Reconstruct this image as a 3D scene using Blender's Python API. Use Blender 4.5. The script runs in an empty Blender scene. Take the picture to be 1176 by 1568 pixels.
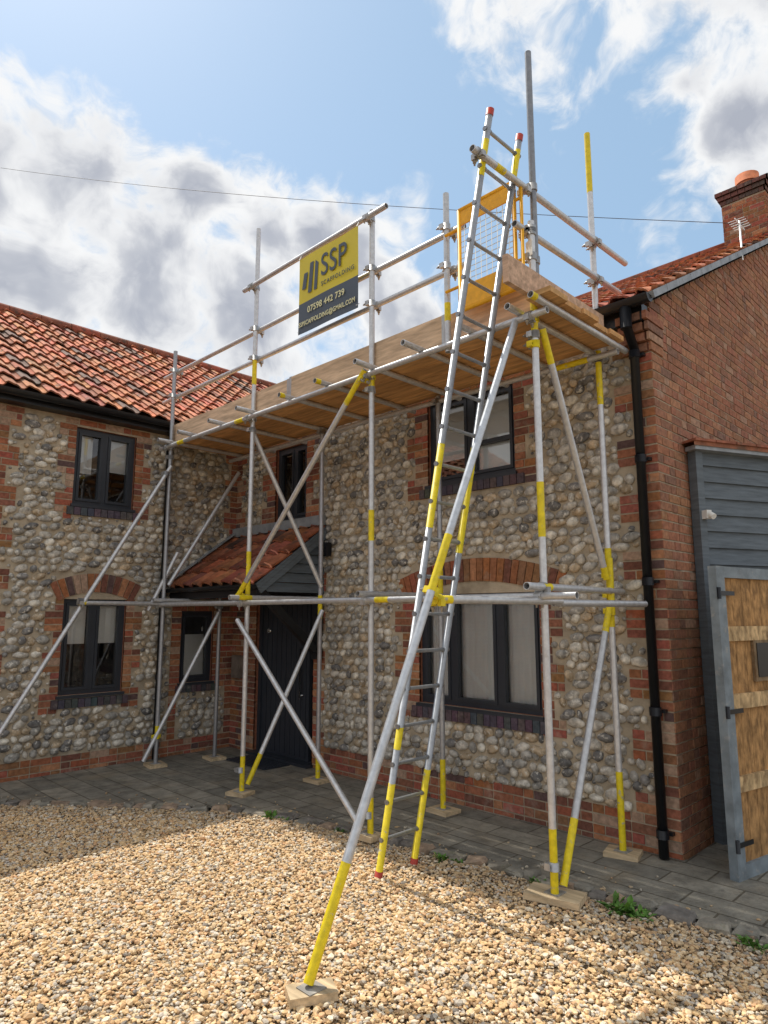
import bpy, math, random
import numpy as np
from mathutils import Vector, Matrix, Euler
random.seed(7); rng=np.random.default_rng(7)
scene=bpy.context.scene
COL=scene.collection
R=random.random
KK=.70710678
def U(a,b): return a+(b-a)*R()

# ---------------------------------------------------------------- materials
def newmat(name):
    m=bpy.data.materials.new(name); m.use_nodes=True
    nt=m.node_tree; nt.nodes.clear()
    out=nt.nodes.new('ShaderNodeOutputMaterial'); b=nt.nodes.new('ShaderNodeBsdfPrincipled')
    nt.links.new(b.outputs[0],out.inputs[0])
    return m,nt,b
def N(nt,t,**k):
    n=nt.nodes.new(t)
    for a,v in k.items(): setattr(n,a,v)
    return n
def noise(nt,vec,scale,detail=3,rough=.55):
    n=N(nt,'ShaderNodeTexNoise'); n.inputs['Scale'].default_value=scale
    n.inputs['Detail'].default_value=detail; n.inputs['Roughness'].default_value=rough
    nt.links.new(vec,n.inputs['Vector']); return n.outputs['Fac']
def maprange(nt,val,a,b,c,d,smooth=False):
    n=N(nt,'ShaderNodeMapRange'); nt.links.new(val,n.inputs[0])
    if smooth: n.interpolation_type='SMOOTHSTEP'
    for i,v in zip((1,2,3,4),(a,b,c,d)): n.inputs[i].default_value=v
    return n.outputs[0]
def mixc(nt,fac,a,b,blend='MIX'):
    n=N(nt,'ShaderNodeMix',data_type='RGBA',blend_type=blend)
    for s,v in ((n.inputs[0],fac),(n.inputs[6],a),(n.inputs[7],b)):
        if isinstance(v,bpy.types.NodeSocket): nt.links.new(v,s)
        elif isinstance(v,(int,float)): s.default_value=v
        else: s.default_value=(v[0],v[1],v[2],1)
    return n.outputs[2]
def bumpn(nt,b,h,strength,dist=.01):
    n=N(nt,'ShaderNodeBump'); n.inputs['Strength'].default_value=strength; n.inputs['Distance'].default_value=dist
    nt.links.new(h,n.inputs['Height']); nt.links.new(n.outputs[0],b.inputs['Normal'])
def objvec(nt,scale=(1,1,1)):
    tc=N(nt,'ShaderNodeTexCoord'); mp=N(nt,'ShaderNodeMapping'); mp.inputs['Scale'].default_value=scale
    nt.links.new(tc.outputs['Object'],mp.inputs[0]); return mp.outputs[0]
def mk(name,col=(.5,.5,.5),rough=.8,metal=0,ns=8,na=.35,bs=80,bump=.3,bd=.004,stretch=(1,1,1),attr=False,stain=None,spec=.4):
    m,nt,b=newmat(name); v=objvec(nt,stretch)
    n1=noise(nt,v,ns)
    if attr:
        a=N(nt,'ShaderNodeAttribute'); a.attribute_name='Col'; base=a.outputs['Color']
    else: base=col
    f=maprange(nt,n1,.3,.7,1-na,1+na*.6)
    cc=N(nt,'ShaderNodeCombineColor')
    for i in range(3): nt.links.new(f,cc.inputs[i])
    c=mixc(nt,1.0,base,cc.outputs[0],'MULTIPLY')
    if stain:
        sc,ss,lo,hi,amt=stain
        s=maprange(nt,noise(nt,v,ss,4,.6),lo,hi,0,amt,True)
        c=mixc(nt,s,c,sc)
    nt.links.new(c,b.inputs['Base Color'])
    b.inputs['Roughness'].default_value=rough; b.inputs['Metallic'].default_value=metal
    b.inputs['Specular IOR Level'].default_value=spec
    if bump>0: bumpn(nt,b,noise(nt,v,bs,2),bump,bd)
    return m
M_brick=mk('brick_clay',attr=True,rough=.9,ns=30,na=.35,bs=150,bump=.6,bd=.004,stain=((.44,.37,.30),7,.57,.8,.5),spec=.2)
M_flint=mk('flint_stone',attr=True,rough=.6,ns=22,na=.5,bs=60,bump=.5,bd=.006,stain=((.70,.66,.58),26,.53,.65,.8),spec=.35)
M_mortar=mk('lime_mortar',(.46,.385,.285),rough=.95,ns=6,na=.3,bs=90,bump=.9,bd=.008,spec=.1)
M_tile=mk('pantile_clay',attr=True,rough=.85,ns=12,na=.35,bs=90,bump=.4,stain=((.10,.08,.06),7,.52,.70,.75),spec=.25)
M_frame=mk('anthracite_upvc',(.030,.035,.045),rough=.4,na=.1,bump=0)
M_black=mk('black_cast_iron',(.012,.013,.016),rough=.35,na=.2,bump=.08)
M_clad=mk('grey_weatherboard',(.125,.15,.172),rough=.7,ns=5,na=.25,bs=60,bump=.3,stretch=(1,1,9))
M_galv=mk('galvanised_tube',attr=True,rough=.40,metal=.5,ns=30,na=.16,bs=140,bump=.05,stain=((.33,.29,.24),7,.62,.78,.45),spec=.5)
M_yel=mk('yellow_paint',(.76,.60,.015),rough=.5,ns=25,na=.2,bs=120,bump=.15,stain=((.38,.36,.30),18,.60,.70,.85))
M_wood=mk('scaffold_board_wood',attr=True,rough=.85,ns=3,na=.35,bs=22,bump=.5,bd=.003,stretch=(1.2,9,9),stain=((.30,.22,.15),2,.58,.8,.6),spec=.2)
M_woody=mk('plain_timber',attr=True,rough=.85,ns=7,na=.5,bs=45,bump=.6,bd=.004,stretch=(3,3,1.6),stain=((.18,.10,.045),6,.5,.7,.7),spec=.2)
M_orange=mk('orange_gate_paint',(.82,.40,.01),rough=.45,ns=20,na=.15,bump=0)
M_red=mk('red_plastic',(.45,.05,.03),rough=.5,na=.1,bump=0)
M_white=mk('white_plastic',(.75,.75,.72),rough=.6,na=.1,bump=0)
M_curtain=mk('curtain_cloth',(.92,.92,.90),rough=.9,na=.04,ns=4,bump=0)
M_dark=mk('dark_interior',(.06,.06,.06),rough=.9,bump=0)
M_lead=mk('lead_flashing',(.30,.32,.34),rough=.55,ns=9,na=.3,metal=.2)
M_terr=mk('terracotta_pot',(.50,.17,.08),rough=.85,ns=10,na=.3)
M_kerb=mk('kerb_stone',attr=True,rough=.9,ns=14,na=.4,bs=60,bump=.7,bd=.008,stain=((.10,.12,.05),8,.55,.75,.5))
M_grav=mk('gravel_stone',attr=True,rough=.75,ns=70,na=.25,bump=0,spec=.3)
M_leaf=mk('weed_leaf',(.10,.22,.03),rough=.6,ns=20,na=.5,bump=0)
M_banY=mk('banner_yellow',(.66,.54,.03),rough=.5,ns=3,na=.08,bump=.1,bs=15)
M_banG=mk('banner_slate',(.07,.09,.12),rough=.5,ns=3,na=.1,bump=.1,bs=15)
M_steel=mk('bright_steel',(.6,.6,.6),rough=.25,metal=1,na=.1,bump=0)
M_cable=mk('cable_rubber',(.07,.07,.075),rough=.6,bump=0)
def glass():
    m=bpy.data.materials.new('window_glass'); m.use_nodes=True; nt=m.node_tree; nt.nodes.clear()
    o=N(nt,'ShaderNodeOutputMaterial'); g=N(nt,'ShaderNodeBsdfGlossy'); g.inputs['Roughness'].default_value=.02
    t=N(nt,'ShaderNodeBsdfTransparent'); t.inputs[0].default_value=(.99,1,1,1)
    f=N(nt,'ShaderNodeFresnel'); f.inputs[0].default_value=2.1
    mx=N(nt,'ShaderNodeMixShader'); nt.links.new(f.outputs[0],mx.inputs[0]); nt.links.new(t.outputs[0],mx.inputs[1]); nt.links.new(g.outputs[0],mx.inputs[2])
    nt.links.new(mx.outputs[0],o.inputs[0]); return m
M_glass=glass()
def paving():
    m,nt,b=newmat('stone_paving'); v=objvec(nt)
    br=N(nt,'ShaderNodeTexBrick'); nt.links.new(v,br.inputs['Vector'])
    br.inputs['Scale'].default_value=1; br.inputs['Brick Width'].default_value=.46; br.inputs['Row Height'].default_value=.23
    br.inputs['Mortar Size'].default_value=.007; br.inputs['Mortar Smooth'].default_value=.3
    br.inputs['Color1'].default_value=(.29,.265,.215,1); br.inputs['Color2'].default_value=(.19,.178,.15,1); br.inputs['Mortar'].default_value=(.12,.105,.08,1)
    n=noise(nt,v,6,5,.65); f=maprange(nt,n,.3,.7,.62,1.35)
    cc=N(nt,'ShaderNodeCombineColor')
    for i in range(3): nt.links.new(f,cc.inputs[i])
    c=mixc(nt,1,br.outputs[0],cc.outputs[0],'MULTIPLY')
    s=maprange(nt,noise(nt,v,2.3,5,.65),.48,.72,0,.5,True); c=mixc(nt,s,c,(.31,.25,.17))
    s=maprange(nt,noise(nt,v,9,4,.7),.56,.75,0,.5,True); c=mixc(nt,s,c,(.11,.10,.085))
    nt.links.new(c,b.inputs[0]); b.inputs['Roughness'].default_value=.9; b.inputs['Specular IOR Level'].default_value=.15
    h=N(nt,'ShaderNodeMath',operation='MULTIPLY_ADD'); nt.links.new(br.outputs['Fac'],h.inputs[0]); h.inputs[1].default_value=-.8
    nt.links.new(noise(nt,v,40,4),h.inputs[2]); bumpn(nt,b,h.outputs[0],.8,.014); return m
M_pave=paving()
def groundmat():
    m,nt,b=newmat('gravel_ground'); v=objvec(nt)
    vo=N(nt,'ShaderNodeTexVoronoi'); vo.inputs['Scale'].default_value=58; nt.links.new(v,vo.inputs['Vector'])
    sp=N(nt,'ShaderNodeSeparateColor'); nt.links.new(vo.outputs['Color'],sp.inputs[0])
    r=N(nt,'ShaderNodeValToRGB'); nt.links.new(sp.outputs[0],r.inputs[0]); e=r.color_ramp.elements
    e[0].position=0; e[0].color=(.32,.20,.10,1); e[1].position=1; e[1].color=(.76,.64,.46,1)
    for p,c in ((.3,(.56,.37,.18,1)),(.6,(.72,.51,.28,1)),(.8,(.52,.44,.34,1))):
        q=e.new(p); q.color=c
    d=maprange(nt,vo.outputs['Distance'],.1,.7,1,.35)
    cc=N(nt,'ShaderNodeCombineColor')
    for i in range(3): nt.links.new(d,cc.inputs[i])
    nt.links.new(mixc(nt,1,r.outputs[0],cc.outputs[0],'MULTIPLY'),b.inputs[0]); b.inputs['Roughness'].default_value=.9
    bumpn(nt,b,d,1,.02); return m
M_ground=groundmat()

# ---------------------------------------------------------------- mesh builder
class MB:
    def __init__(s): s.v=[];s.f=[];s.c=[];s.m=[];s.s=[]
    def add(s,vs,fs,col=(1,1,1),mat=0,smooth=False):
        o=len(s.v); s.v.extend(tuple(x) for x in vs)
        for i,f in enumerate(fs):
            s.f.append([o+j for j in f]); s.c.append(col); s.m.append(mat if not isinstance(mat,list) else mat[i])
            s.s.append(smooth if not isinstance(smooth,list) else smooth[i])
    def obj(s,name,mats,parent=None):
        me=bpy.data.meshes.new(name); me.from_pydata(s.v,[],s.f)
        a=me.attributes.new('Col','FLOAT_COLOR','FACE')
        a.data.foreach_set('color',np.array([(c[0],c[1],c[2],1) for c in s.c],dtype=np.float32).ravel())
        for m in (mats if isinstance(mats,(list,tuple)) else [mats]): me.materials.append(m)
        me.polygons.foreach_set('material_index',s.m); me.polygons.foreach_set('use_smooth',s.s)
        me.update(); o=bpy.data.objects.new(name,me); COL.objects.link(o)
        if parent: o.parent=parent
        return o
def empty(name):
    e=bpy.data.objects.new(name,None); COL.objects.link(e); e.empty_display_size=.2; return e
BF=[(0,1,3,2),(4,6,7,5),(0,4,5,1),(2,3,7,6),(0,2,6,4),(1,5,7,3)]
def boxP(mb,P,u0,u1,v0,v1,w0,w1,col=(1,1,1),mat=0):
    mb.add([P(u,v,w) for u in (u0,u1) for v in (v0,v1) for w in (w0,w1)],BF,col,mat)
def box(mb,x0,x1,y0,y1,z0,z1,col=(1,1,1),mat=0):
    boxP(mb,lambda a,b,c:(a,b,c),x0,x1,y0,y1,z0,z1,col,mat)
def obox(mb,c,ax,ay,az,hx,hy,hz,col=(1,1,1),mat=0):
    c=Vector(c);ax=Vector(ax).normalized();ay=Vector(ay).normalized();az=Vector(az).normalized()
    mb.add([c+ax*(hx*i)+ay*(hy*j)+az*(hz*k) for i in (-1,1) for j in (-1,1) for k in (-1,1)],BF,col,mat)
def frame(d):
    d=Vector(d).normalized(); a=Vector((0,0,1)) if abs(d.z)<.9 else Vector((1,0,0))
    x=d.cross(a).normalized(); return x,d.cross(x).normalized(),d
def cyl(mb,p0,p1,r,n=14,col=(1,1,1),mat=0,r1=None,caps=True):
    p0=Vector(p0);p1=Vector(p1); x,y,d=frame(p1-p0); r1=r if r1 is None else r1
    vs=[];fs=[];sm=[]
    for k,(p,rr) in enumerate(((p0,r),(p1,r1))):
        for i in range(n):
            a=2*math.pi*i/n; vs.append(p+x*(rr*math.cos(a))+y*(rr*math.sin(a)))
    for i in range(n): fs.append((i,(i+1)%n,n+(i+1)%n,n+i)); sm.append(True)
    if caps: fs+= [tuple(range(n)),tuple(range(n,2*n))]; sm+=[False,False]
    mb.add(vs,fs,col,mat,sm)
YM=5.1; XW=-8.0; XG=-2.1
Pm=lambda u,v,w:(u,YM-w,v)
Pw=lambda u,v,w:(XW+w,u,v)
Pg=lambda u,v,w:(XG+w,u,v)

def brickcol(kind=0):
    r=R()
    if r<.14: c=(.20,.085,.06)
    elif r<.23: c=(.45,.21,.11)
    elif r<.28: c=(.13,.08,.075)
    elif r<.36: c=(.42,.28,.20)
    else: c=(U(.27,.38),U(.105,.15),U(.06,.085))
    if kind==1:
        m=(.36,.19,.115); c=tuple(m[i]*.5+c[i]*.52 for i in range(3))
    return c
HC=.075
def lay(mb,P,v0,v1,ext,kind=0):
    n0=int(round(v0/HC)); n1=int(math.ceil(v1/HC-1e-6))
    for n in range(n0,n1):
        a=n*HC; b=min(a+HC-.012,v1); 
        for (u0,u1) in ext(a+HC/2):
            if u1-u0<.03: continue
            u=u0; k=n%2
            first=True
            while u<u1-.005:
                L=.2145 if (k%2==0) else .102
                if first and n%2==1: L=.102 if R()<.5 else .158
                first=False
                e=min(u+L,u1)
                if u1-e<.05: e=u1
                w=.004+U(0,.006)
                boxP(mb,P,u,e-(.011 if e<u1 else 0),a+U(-.001,.002),b+U(-.002,.001),-.02,w,brickcol(kind))
                u=e; k+=1
def soldier_row(mb,P,u0,u1,v0,v1,w,dark=False,step=.075):
    n=max(1,round((u1-u0)/step)); s=(u1-u0)/n
    for i in range(n):
        c=(U(.07,.13),U(.07,.10),U(.08,.11)) if dark else brickcol()
        boxP(mb,P,u0+i*s+.004,u0+(i+1)*s-.004,v0,v1,-.02,w+U(0,.004),c)
def arch(mb,P,uc,a,s,h,th=.215,w=.014):
    Rr=(a*a+h*h)/(2*h); vc=s+h-Rr; al=math.asin(a/Rr)+.06; n=round(2*al*(Rr+th/2)/.078)
    for i in range(n):
        t0=-al+2*al*i/n; t1=-al+2*al*(i+1)/n; g=.005/Rr
        vs=[]
        for t in (t0+g,t1-g):
            for r in (Rr,Rr+th):
                for ww in (-.09,w): vs.append(P(uc+r*math.sin(t),vc+r*math.cos(t),ww))
        mb.add(vs,BF,brickcol())
    return Rr,vc
def wallplane(mb,P,u0,u1,v0,v1,holes,mat=0):
    us=sorted({u0,u1,*[h[0] for h in holes],*[h[1] for h in holes]}); vs=sorted({v0,v1,*[h[2] for h in holes],*[h[3] for h in holes]})
    for i in range(len(us)-1):
        for j in range(len(vs)-1):
            cu=(us[i]+us[i+1])/2; cv=(vs[j]+vs[j+1])/2
            if any(h[0]<cu<h[1] and h[2]<cv<h[3] for h in holes): continue
            mb.add([P(us[i],vs[j],0),P(us[i+1],vs[j],0),P(us[i+1],vs[j+1],0),P(us[i],vs[j+1],0)],[(0,1,2,3)],(1,1,1),mat)
    for h in holes:
        a,b,c,d=h; D=-.16
        for q in (((a,c),(a,d)),((b,c),(b,d)),((a,c),(b,c)),((a,d),(b,d))):
            (x0,y0),(x1,y1)=q
            mb.add([P(x0,y0,0),P(x1,y1,0),P(x1,y1,D),P(x0,y0,D)],[(0,1,2,3)],(.3,.12,.07),1)

def ico(sub):
    import bmesh
    bm=bmesh.new(); bmesh.ops.create_icosphere(bm,subdivisions=sub,radius=1)
    v=np.array([x.co[:] for x in bm.verts]); f=np.array([[a.index for a in p.verts] for p in bm.faces]); bm.free(); return v,f
def stones(name,cent,scale,rot,cols,mat,base,parent=None,jit=.12,smooth=True):
    bv,bf=base; n=len(cent); k=len(bv)
    V=np.repeat(bv[None],n,0)
    if smooth:
        for _ in range(4):
            d=rng.normal(0,1,(n,1,3)); d/=np.linalg.norm(d,axis=2,keepdims=True)
            dot=(V*d).sum(2,keepdims=True); V=V*(1+.17*np.clip(dot,-1,1)**3-.14*np.clip(dot-.5,0,1)*2)
    V=V*(1+rng.normal(0,jit,(n,k,1)))
    V=V*scale[:,None,:]
    V=np.einsum('nij,nkj->nki',rot,V)+cent[:,None,:]
    F=(bf[None]+ (np.arange(n)*k)[:,None,None]).reshape(-1,3)
    me=bpy.data.meshes.new(name); nv=n*k; nf=len(F)
    me.vertices.add(nv); me.vertices.foreach_set('co',V.astype(np.float32).ravel())
    me.loops.add(nf*3); me.loops.foreach_set('vertex_index',F.astype(np.int32).ravel())
    me.polygons.add(nf); me.polygons.foreach_set('loop_start',np.arange(0,nf*3,3,dtype=np.int32))
    me.update(calc_edges=True)
    a=me.attributes.new('Col','FLOAT_COLOR','FACE')
    C=np.ones((n,4),np.float32); C[:,:3]=cols; C=np.repeat(C,len(bf),0)
    a.data.foreach_set('color',C.ravel())
    me.polygons.foreach_set('use_smooth',np.full(nf,smooth))
    me.materials.append(mat); o=bpy.data.objects.new(name,me); COL.objects.link(o)
    if parent: o.parent=parent
    return o
ICO2=ico(2); ICO1=ico(1)
def flints(name,P,u0,u1,v0,v1,allowed,parent,sgn=1):
    pts=[]
    v=v0+.015
    while v<v1-.02:
        rh=U(.066,.088); u=u0+U(0,.1); ph=U(0,6)
        while u<u1:
            L=U(.085,.175) if R()<.8 else U(.05,.09)
            cu=u+L/2; cv=v+rh/2+U(-.008,.008)+.012*math.sin(cu*3+ph)
            if allowed(cu,cv,L*.42,rh*.36):
                pts.append((cu,cv,L*.53,rh*U(.50,.62),sgn*U(-.12,.5)))
            elif allowed(cu,cv,.022,.022):
                pts.append((cu,cv,.032,.03,U(-1,1)))
            u+=L+.004
        v+=rh+.001
    A=np.array([(a,b,c,d) for a,b,c,d,_ in pts]); extra=[]
    for _ in range(9000):
        cu=U(u0,u1);cv=U(v0,v1); s=U(.016,.036)
        if not allowed(cu,cv,s*.8,s*.7): continue
        if np.any(((A[:,0]-cu)/(A[:,2]+s*.75))**2+((A[:,1]-cv)/(A[:,3]+s*.65))**2<1): continue
        if any(abs(e[0]-cu)<e[2]+s and abs(e[1]-cv)<e[3]+s*.8 for e in extra): continue
        extra.append((cu,cv,s*1.1,s*.85,U(-1.2,1.2)))
    pts+=extra
    n=len(pts); cent=[];rot=[];sc=[];cols=[]
    ex=Vector(P(1,0,0))-Vector(P(0,0,0)); ey=Vector(P(0,1,0))-Vector(P(0,0,0)); ez=Vector(P(0,0,1))-Vector(P(0,0,0))
    B=np.array([ex[:],ey[:],ez[:]]).T
    warm=np.array((1.03,.985,.92))
    for (cu,cv,a,b,t) in pts:
        cent.append(P(cu,cv,.003)); dep=min(U(.026,.046),a*.9); sc.append((a*1.0,b*1.02,dep))
        q=Euler((U(-.25,.2),U(-.18,.18),t)).to_matrix(); rot.append(B@np.array(q))
        r=R()
        if r<.34: c=np.array((.50,.48,.44))*U(.85,1.15)
        elif r<.62: c=np.array((.36,.355,.34))*U(.85,1.2)
        elif r<.76: c=np.array((.21,.21,.215))*U(.75,1.2)
        elif r<.90: c=np.array((.48,.39,.28))*U(.8,1.15)
        else: c=np.array((.70,.68,.62))
        cols.append(c*warm)
    return stones(name,np.array(cent),np.array(sc),np.array(rot),np.array(cols),M_flint,ICO2,parent,jit=.05)

# ---------------------------------------------------------------- windows
def window(mb,P,u0,u1,v0,v1,mull=(),sash=True,bars=()):
    w0,w1=-.10,-.045; t=.045
    boxP(mb,P,u0,u1,v0,v0+t,w0,w1); boxP(mb,P,u0,u1,v1-t,v1,w0,w1)
    boxP(mb,P,u0,u0+t,v0+t,v1-t,w0,w1); boxP(mb,P,u1-t,u1,v0+t,v1-t,w0,w1)
    ed=[u0+t]
    for m in mull:
        boxP(mb,P,m-.028,m+.028,v0+t,v1-t,w0,w1+.002); ed+= [m-.028,m+.028]
    ed.append(u1-t)
    for i in range(0,len(ed),2):
        a,b=ed[i]+.002,ed[i+1]-.002; c,d=v0+t+.002,v1-t-.002; s=.032
        if sash:
            boxP(mb,P,a,b,c,c+s,w0+.005,w1+.012); boxP(mb,P,a,b,d-s,d,w0+.005,w1+.012)
            boxP(mb,P,a,a+s,c+s,d-s,w0+.005,w1+.012); boxP(mb,P,b-s,b,c+s,d-s,w0+.005,w1+.012)
        mb.add([P(a+.01,c+.01,-.075),P(b-.01,c+.01,-.075),P(b-.01,d-.01,-.075),P(a+.01,d-.01,-.075)],[(0,1,2,3)],(1,1,1),1)
    for (a,b,z) in bars: boxP(mb,P,a,b,z-.02,z+.02,-.095,-.04)
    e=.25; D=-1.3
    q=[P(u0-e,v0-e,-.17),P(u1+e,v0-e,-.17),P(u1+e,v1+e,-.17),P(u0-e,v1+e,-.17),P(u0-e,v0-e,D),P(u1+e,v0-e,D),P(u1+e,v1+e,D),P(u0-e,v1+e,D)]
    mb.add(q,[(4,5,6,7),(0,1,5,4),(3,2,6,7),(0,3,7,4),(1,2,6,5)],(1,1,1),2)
    boxP(mb,P,u0-.02,u1+.02,v0-.035,v0-.003,-.06,.035)
def curtain(mb,P,u0,u1,v0,v1,amp=.010,per=.05,w=-.115):
    n=int((u1-u0)/.008); vs=[];fs=[]
    for i in range(n+1):
        u=u0+(u1-u0)*i/n; ww=w+amp*(.5+.5*math.sin(u/per*6.28))*-1-amp*.5*(.5+.5*math.sin(u/per*2.7+1))
        vs+= [P(u,v0,ww),P(u,v1,ww)]
    for i in range(n): fs.append((2*i,2*i+2,2*i+3,2*i+1))
    mb.add(vs,fs,(1,1,1),3,True)

# ================================================================= HOUSE
house=empty('brick_and_flint_house')
tooth=lambda v,a,b: a if int(v/HC/3)%2==0 else b
BW=(-4.60,-3.20,.90,1.95); UWn=(-4.46,-3.40,3.05,3.92); SW=(-7.10,-6.45,2.93,3.89); DR=(-7.45,-6.26,.03,2.08)
wm=MB(); wallplane(wm,Pm,-8.0,XG,0,4.2,[BW,UWn,SW,DR]); wm.obj('front_wall',[M_mortar,M_brick],house)
def sub(ints,holes,v):
    for h in holes:
        if h[2]<v<h[3]:
            o=[]
            for a,b in ints:
                if h[1]<=a or h[0]>=b: o.append((a,b)); continue
                if h[0]>a: o.append((a,h[0]))
                if h[1]<b: o.append((h[1],b))
            ints=o
    return ints
def ext_main(v):
    if v<.28: return sub([(-8,XG)],[DR],v)
    if v>4.08: return [(-8,XG)]
    o=[(XG-tooth(v,.17,.32),XG)]
    if .75<v<2.02: o+= [(-4.60-tooth(v,.22,.33),-4.60),(-3.20,-3.20+tooth(v,.11,.215))]
    if v>2.9:
        o+= [(-4.46-tooth(v,.17,.28),-4.46),(-3.40,-3.40+tooth(v,.11,.215)),(-7.10-tooth(v,.17,.28),-7.10),(-6.45,-6.45+tooth(v,.13,.24)),(-8,-8+tooth(v,.12,.22))]
        if v>3.92: o=[(-8,-7.7),(-7.4,-6.2),(-4.75,-3.2),(XG-.25,XG)]
    if v<2.25:
        if v<2.08: o+= [(-8,-7.45),(-6.26,-6.26+tooth(v,.11,.2))]
        else: o+= [(-8,-6.05)]
    return sorted(o)
mb=MB(); lay(mb,Pm,0,4.20,ext_main)
soldier_row(mb,Pm,-4.68,-3.14,.765,.865,.035,True); soldier_row(mb,Pm,-4.56,-3.30,2.925,3.015,.03,True); soldier_row(mb,Pm,-7.2,-6.35,2.80,2.895,.03,True)
A1=arch(mb,Pm,-3.90,.76,1.95,.115)
mb.obj('front_brickwork',M_brick,house)
holes_m=[(-4.68,-3.12,.76,1.98),(-4.56,-3.30,2.92,3.93),(-7.2,-6.35,2.80,3.9),DR]
def allow_main(u,v,hw,hh):
    if u+hw>XG-.02 or u-hw<-8: return False
    for dv in (-hh,0,hh):
        vv=v+dv
        if vv<.27 or vv>4.07: return False
        for a,b in ext_main(vv):
            if u+hw>a and u-hw<b: return False
        for h in holes_m:
            if h[2]<vv<h[3] and u+hw>h[0] and u-hw<h[1]: return False
        if vv>1.9 and abs(u+3.9)<.93 and math.hypot(u+3.9,vv-A1[1])<A1[0]+.225+hh*.3: return False
    return True
flints('front_flint_cobbles',Pm,-8,XG,.27,4.08,allow_main,house)
WU=(2.88,3.61,3.03,3.95); WL=(2.87,3.60,.86,1.93); WN=(4.33,4.80,.90,1.80)
wm=MB(); wallplane(wm,Pw,-4,YM,0,4.2,[WU,WL,WN]); wm.obj('wing_wall',[M_mortar,M_brick],house)
def ext_wing(v):
    if v<.215: return [(-4,YM)]
    if v>4.02: return [(-4,YM)]
    o=[(-4,2.16+tooth(v,0,.12))]
    if .68<v<1.98: o+= [(2.87-tooth(v,.09,.19),2.87),(3.60,3.60+tooth(v,.10,.2))]
    if v>2.88:
        o+= [(2.88-tooth(v,.09,.19),2.88),(3.61,3.61+tooth(v,.1,.2))]
        if v>3.95: o=[(-4,2.3),(2.75,3.78),(4.9,YM)]
    if v<2.15:
        o+=sub([(4.2,YM)],[WN],v) if v>.82 else [(4.2-.0,4.3),(5.0,YM)]
    else: o+=[(YM-tooth(v,.11,.2),YM)]
    return sorted(o)
mb=MB(); lay(mb,Pw,0,4.15,ext_wing)
soldier_row(mb,Pw,2.80,3.67,.72,.815,.035,True); soldier_row(mb,Pw,2.82,3.68,2.90,2.99,.03,True); soldier_row(mb,Pw,4.28,4.85,.78,.865,.03,True)
A2=arch(mb,Pw,3.235,.385,1.93,.085); mb.obj('wing_brickwork',M_brick,house)
holes_w=[(2.80,3.67,.71,1.96),(2.82,3.68,2.89,3.96),(4.28,4.85,.77,1.82)]
def allow_wing(u,v,hw,hh):
    if u+hw>YM-.02: return False
    for dv in (-hh,0,hh):
        vv=v+dv
        if vv<.21 or vv>4.0: return False
        for a,b in ext_wing(vv):
            if u+hw>a and u-hw<b: return False
        for h in holes_w:
            if h[2]<vv<h[3] and u+hw>h[0] and u-hw<h[1]: return False
        if vv>1.9 and abs(u-3.235)<.54 and math.hypot(u-3.235,vv-A2[1])<A2[0]+.225+hh*.3: return False
    return True
flints('wing_flint_cobbles',Pw,2.1,YM,.21,4.03,allow_wing,house)
def win_obj(name,P,h,mull,cur=(),arched=None,bars=()):
    mb=MB(); window(mb,P,*h,mull=mull,bars=bars)
    for c in cur: curtain(mb,P,*c)
    if arched:
        uc,a,s,hh,(Rr,vc)=arched
        n=16; vs=[];top=[]
        for i in range(n+1):
            u=uc-a+2*a*i/n; vs.append(P(u,s-.004,-.05)); top.append(P(u,vc+math.sqrt(max(Rr*Rr-(u-uc)**2,0))+.004,-.05))
        vs+=top; mb.add(vs,[(i,i+1,n+2+i,n+1+i) for i in range(n)],(1,1,1),0)
    mb.obj(name,[M_frame,M_glass,M_dark,M_curtain],house)
win_obj('living_room_window',Pm,BW,(-4.20,-3.66),[(-4.56,-4.24,.95,1.9),(-4.16,-3.69,.95,1.9,.010,.06),(-3.63,-3.24,.95,1.9,.010,.06)],(-3.90,.70,1.95,.1,A1))
win_obj('bedroom_window',Pm,UWn,(-3.95,),[(-4.42,-4.02,3.30,3.88,.003,.2),(-3.91,-3.43,3.10,3.88,.003,.2)],None,[(-3.92,-3.44,3.40)])  # white sheets stand in for blinds and for bright reflections in the panes
win_obj('landing_window',Pm,SW,(-6.74,),[])
win_obj('wing_upper_window',Pw,WU,(3.245,),[(2.92,3.12,3.42,3.90,.003,.2),(3.30,3.57,3.48,3.90,.003,.2)])
win_obj('wing_lower_window',Pw,WL,(3.235,),[(2.91,3.17,1.42,1.88,.003,.2),(3.28,3.56,1.42,1.88,.003,.2)],(3.235,.365,1.93,.08,A2))
win_obj('wing_narrow_window',Pw,WN,(),[(4.37,4.76,.98,1.5,.003,.2)])
mb=MB(); u0,u1,v0,v1=DR
boxP(mb,Pm,u0,u0+.06,v0,v1,-.12,-.05); boxP(mb,Pm,u1-.06,u1,v0,v1,-.12,-.05); boxP(mb,Pm,u0+.06,u1-.06,v1-.06,v1,-.12,-.05)
boxP(mb,Pm,u0+.06,u0+1.0,v0+.03,v1-.06,-.12,-.075)
for k in range(9): boxP(mb,Pm,u0+.075+k*.1,u0+.165+k*.1,v0+.06,v1-.1,-.08,-.068)
boxP(mb,Pm,u0+1.0,u0+1.05,v0,v1-.06,-.12,-.05)
mb.add([Pm(u0+1.05,v0,-.09),Pm(u1-.06,v0,-.09),Pm(u1-.06,v1,-.09),Pm(u0+1.05,v1,-.09)],[(0,1,2,3)],(1,1,1),1)
mb.add([Pm(u0,v0,-.3),Pm(u1,v0,-.3),Pm(u1,v1,-.3),Pm(u0,v1,-.3)],[(0,1,2,3)],(1,1,1),2)
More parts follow.
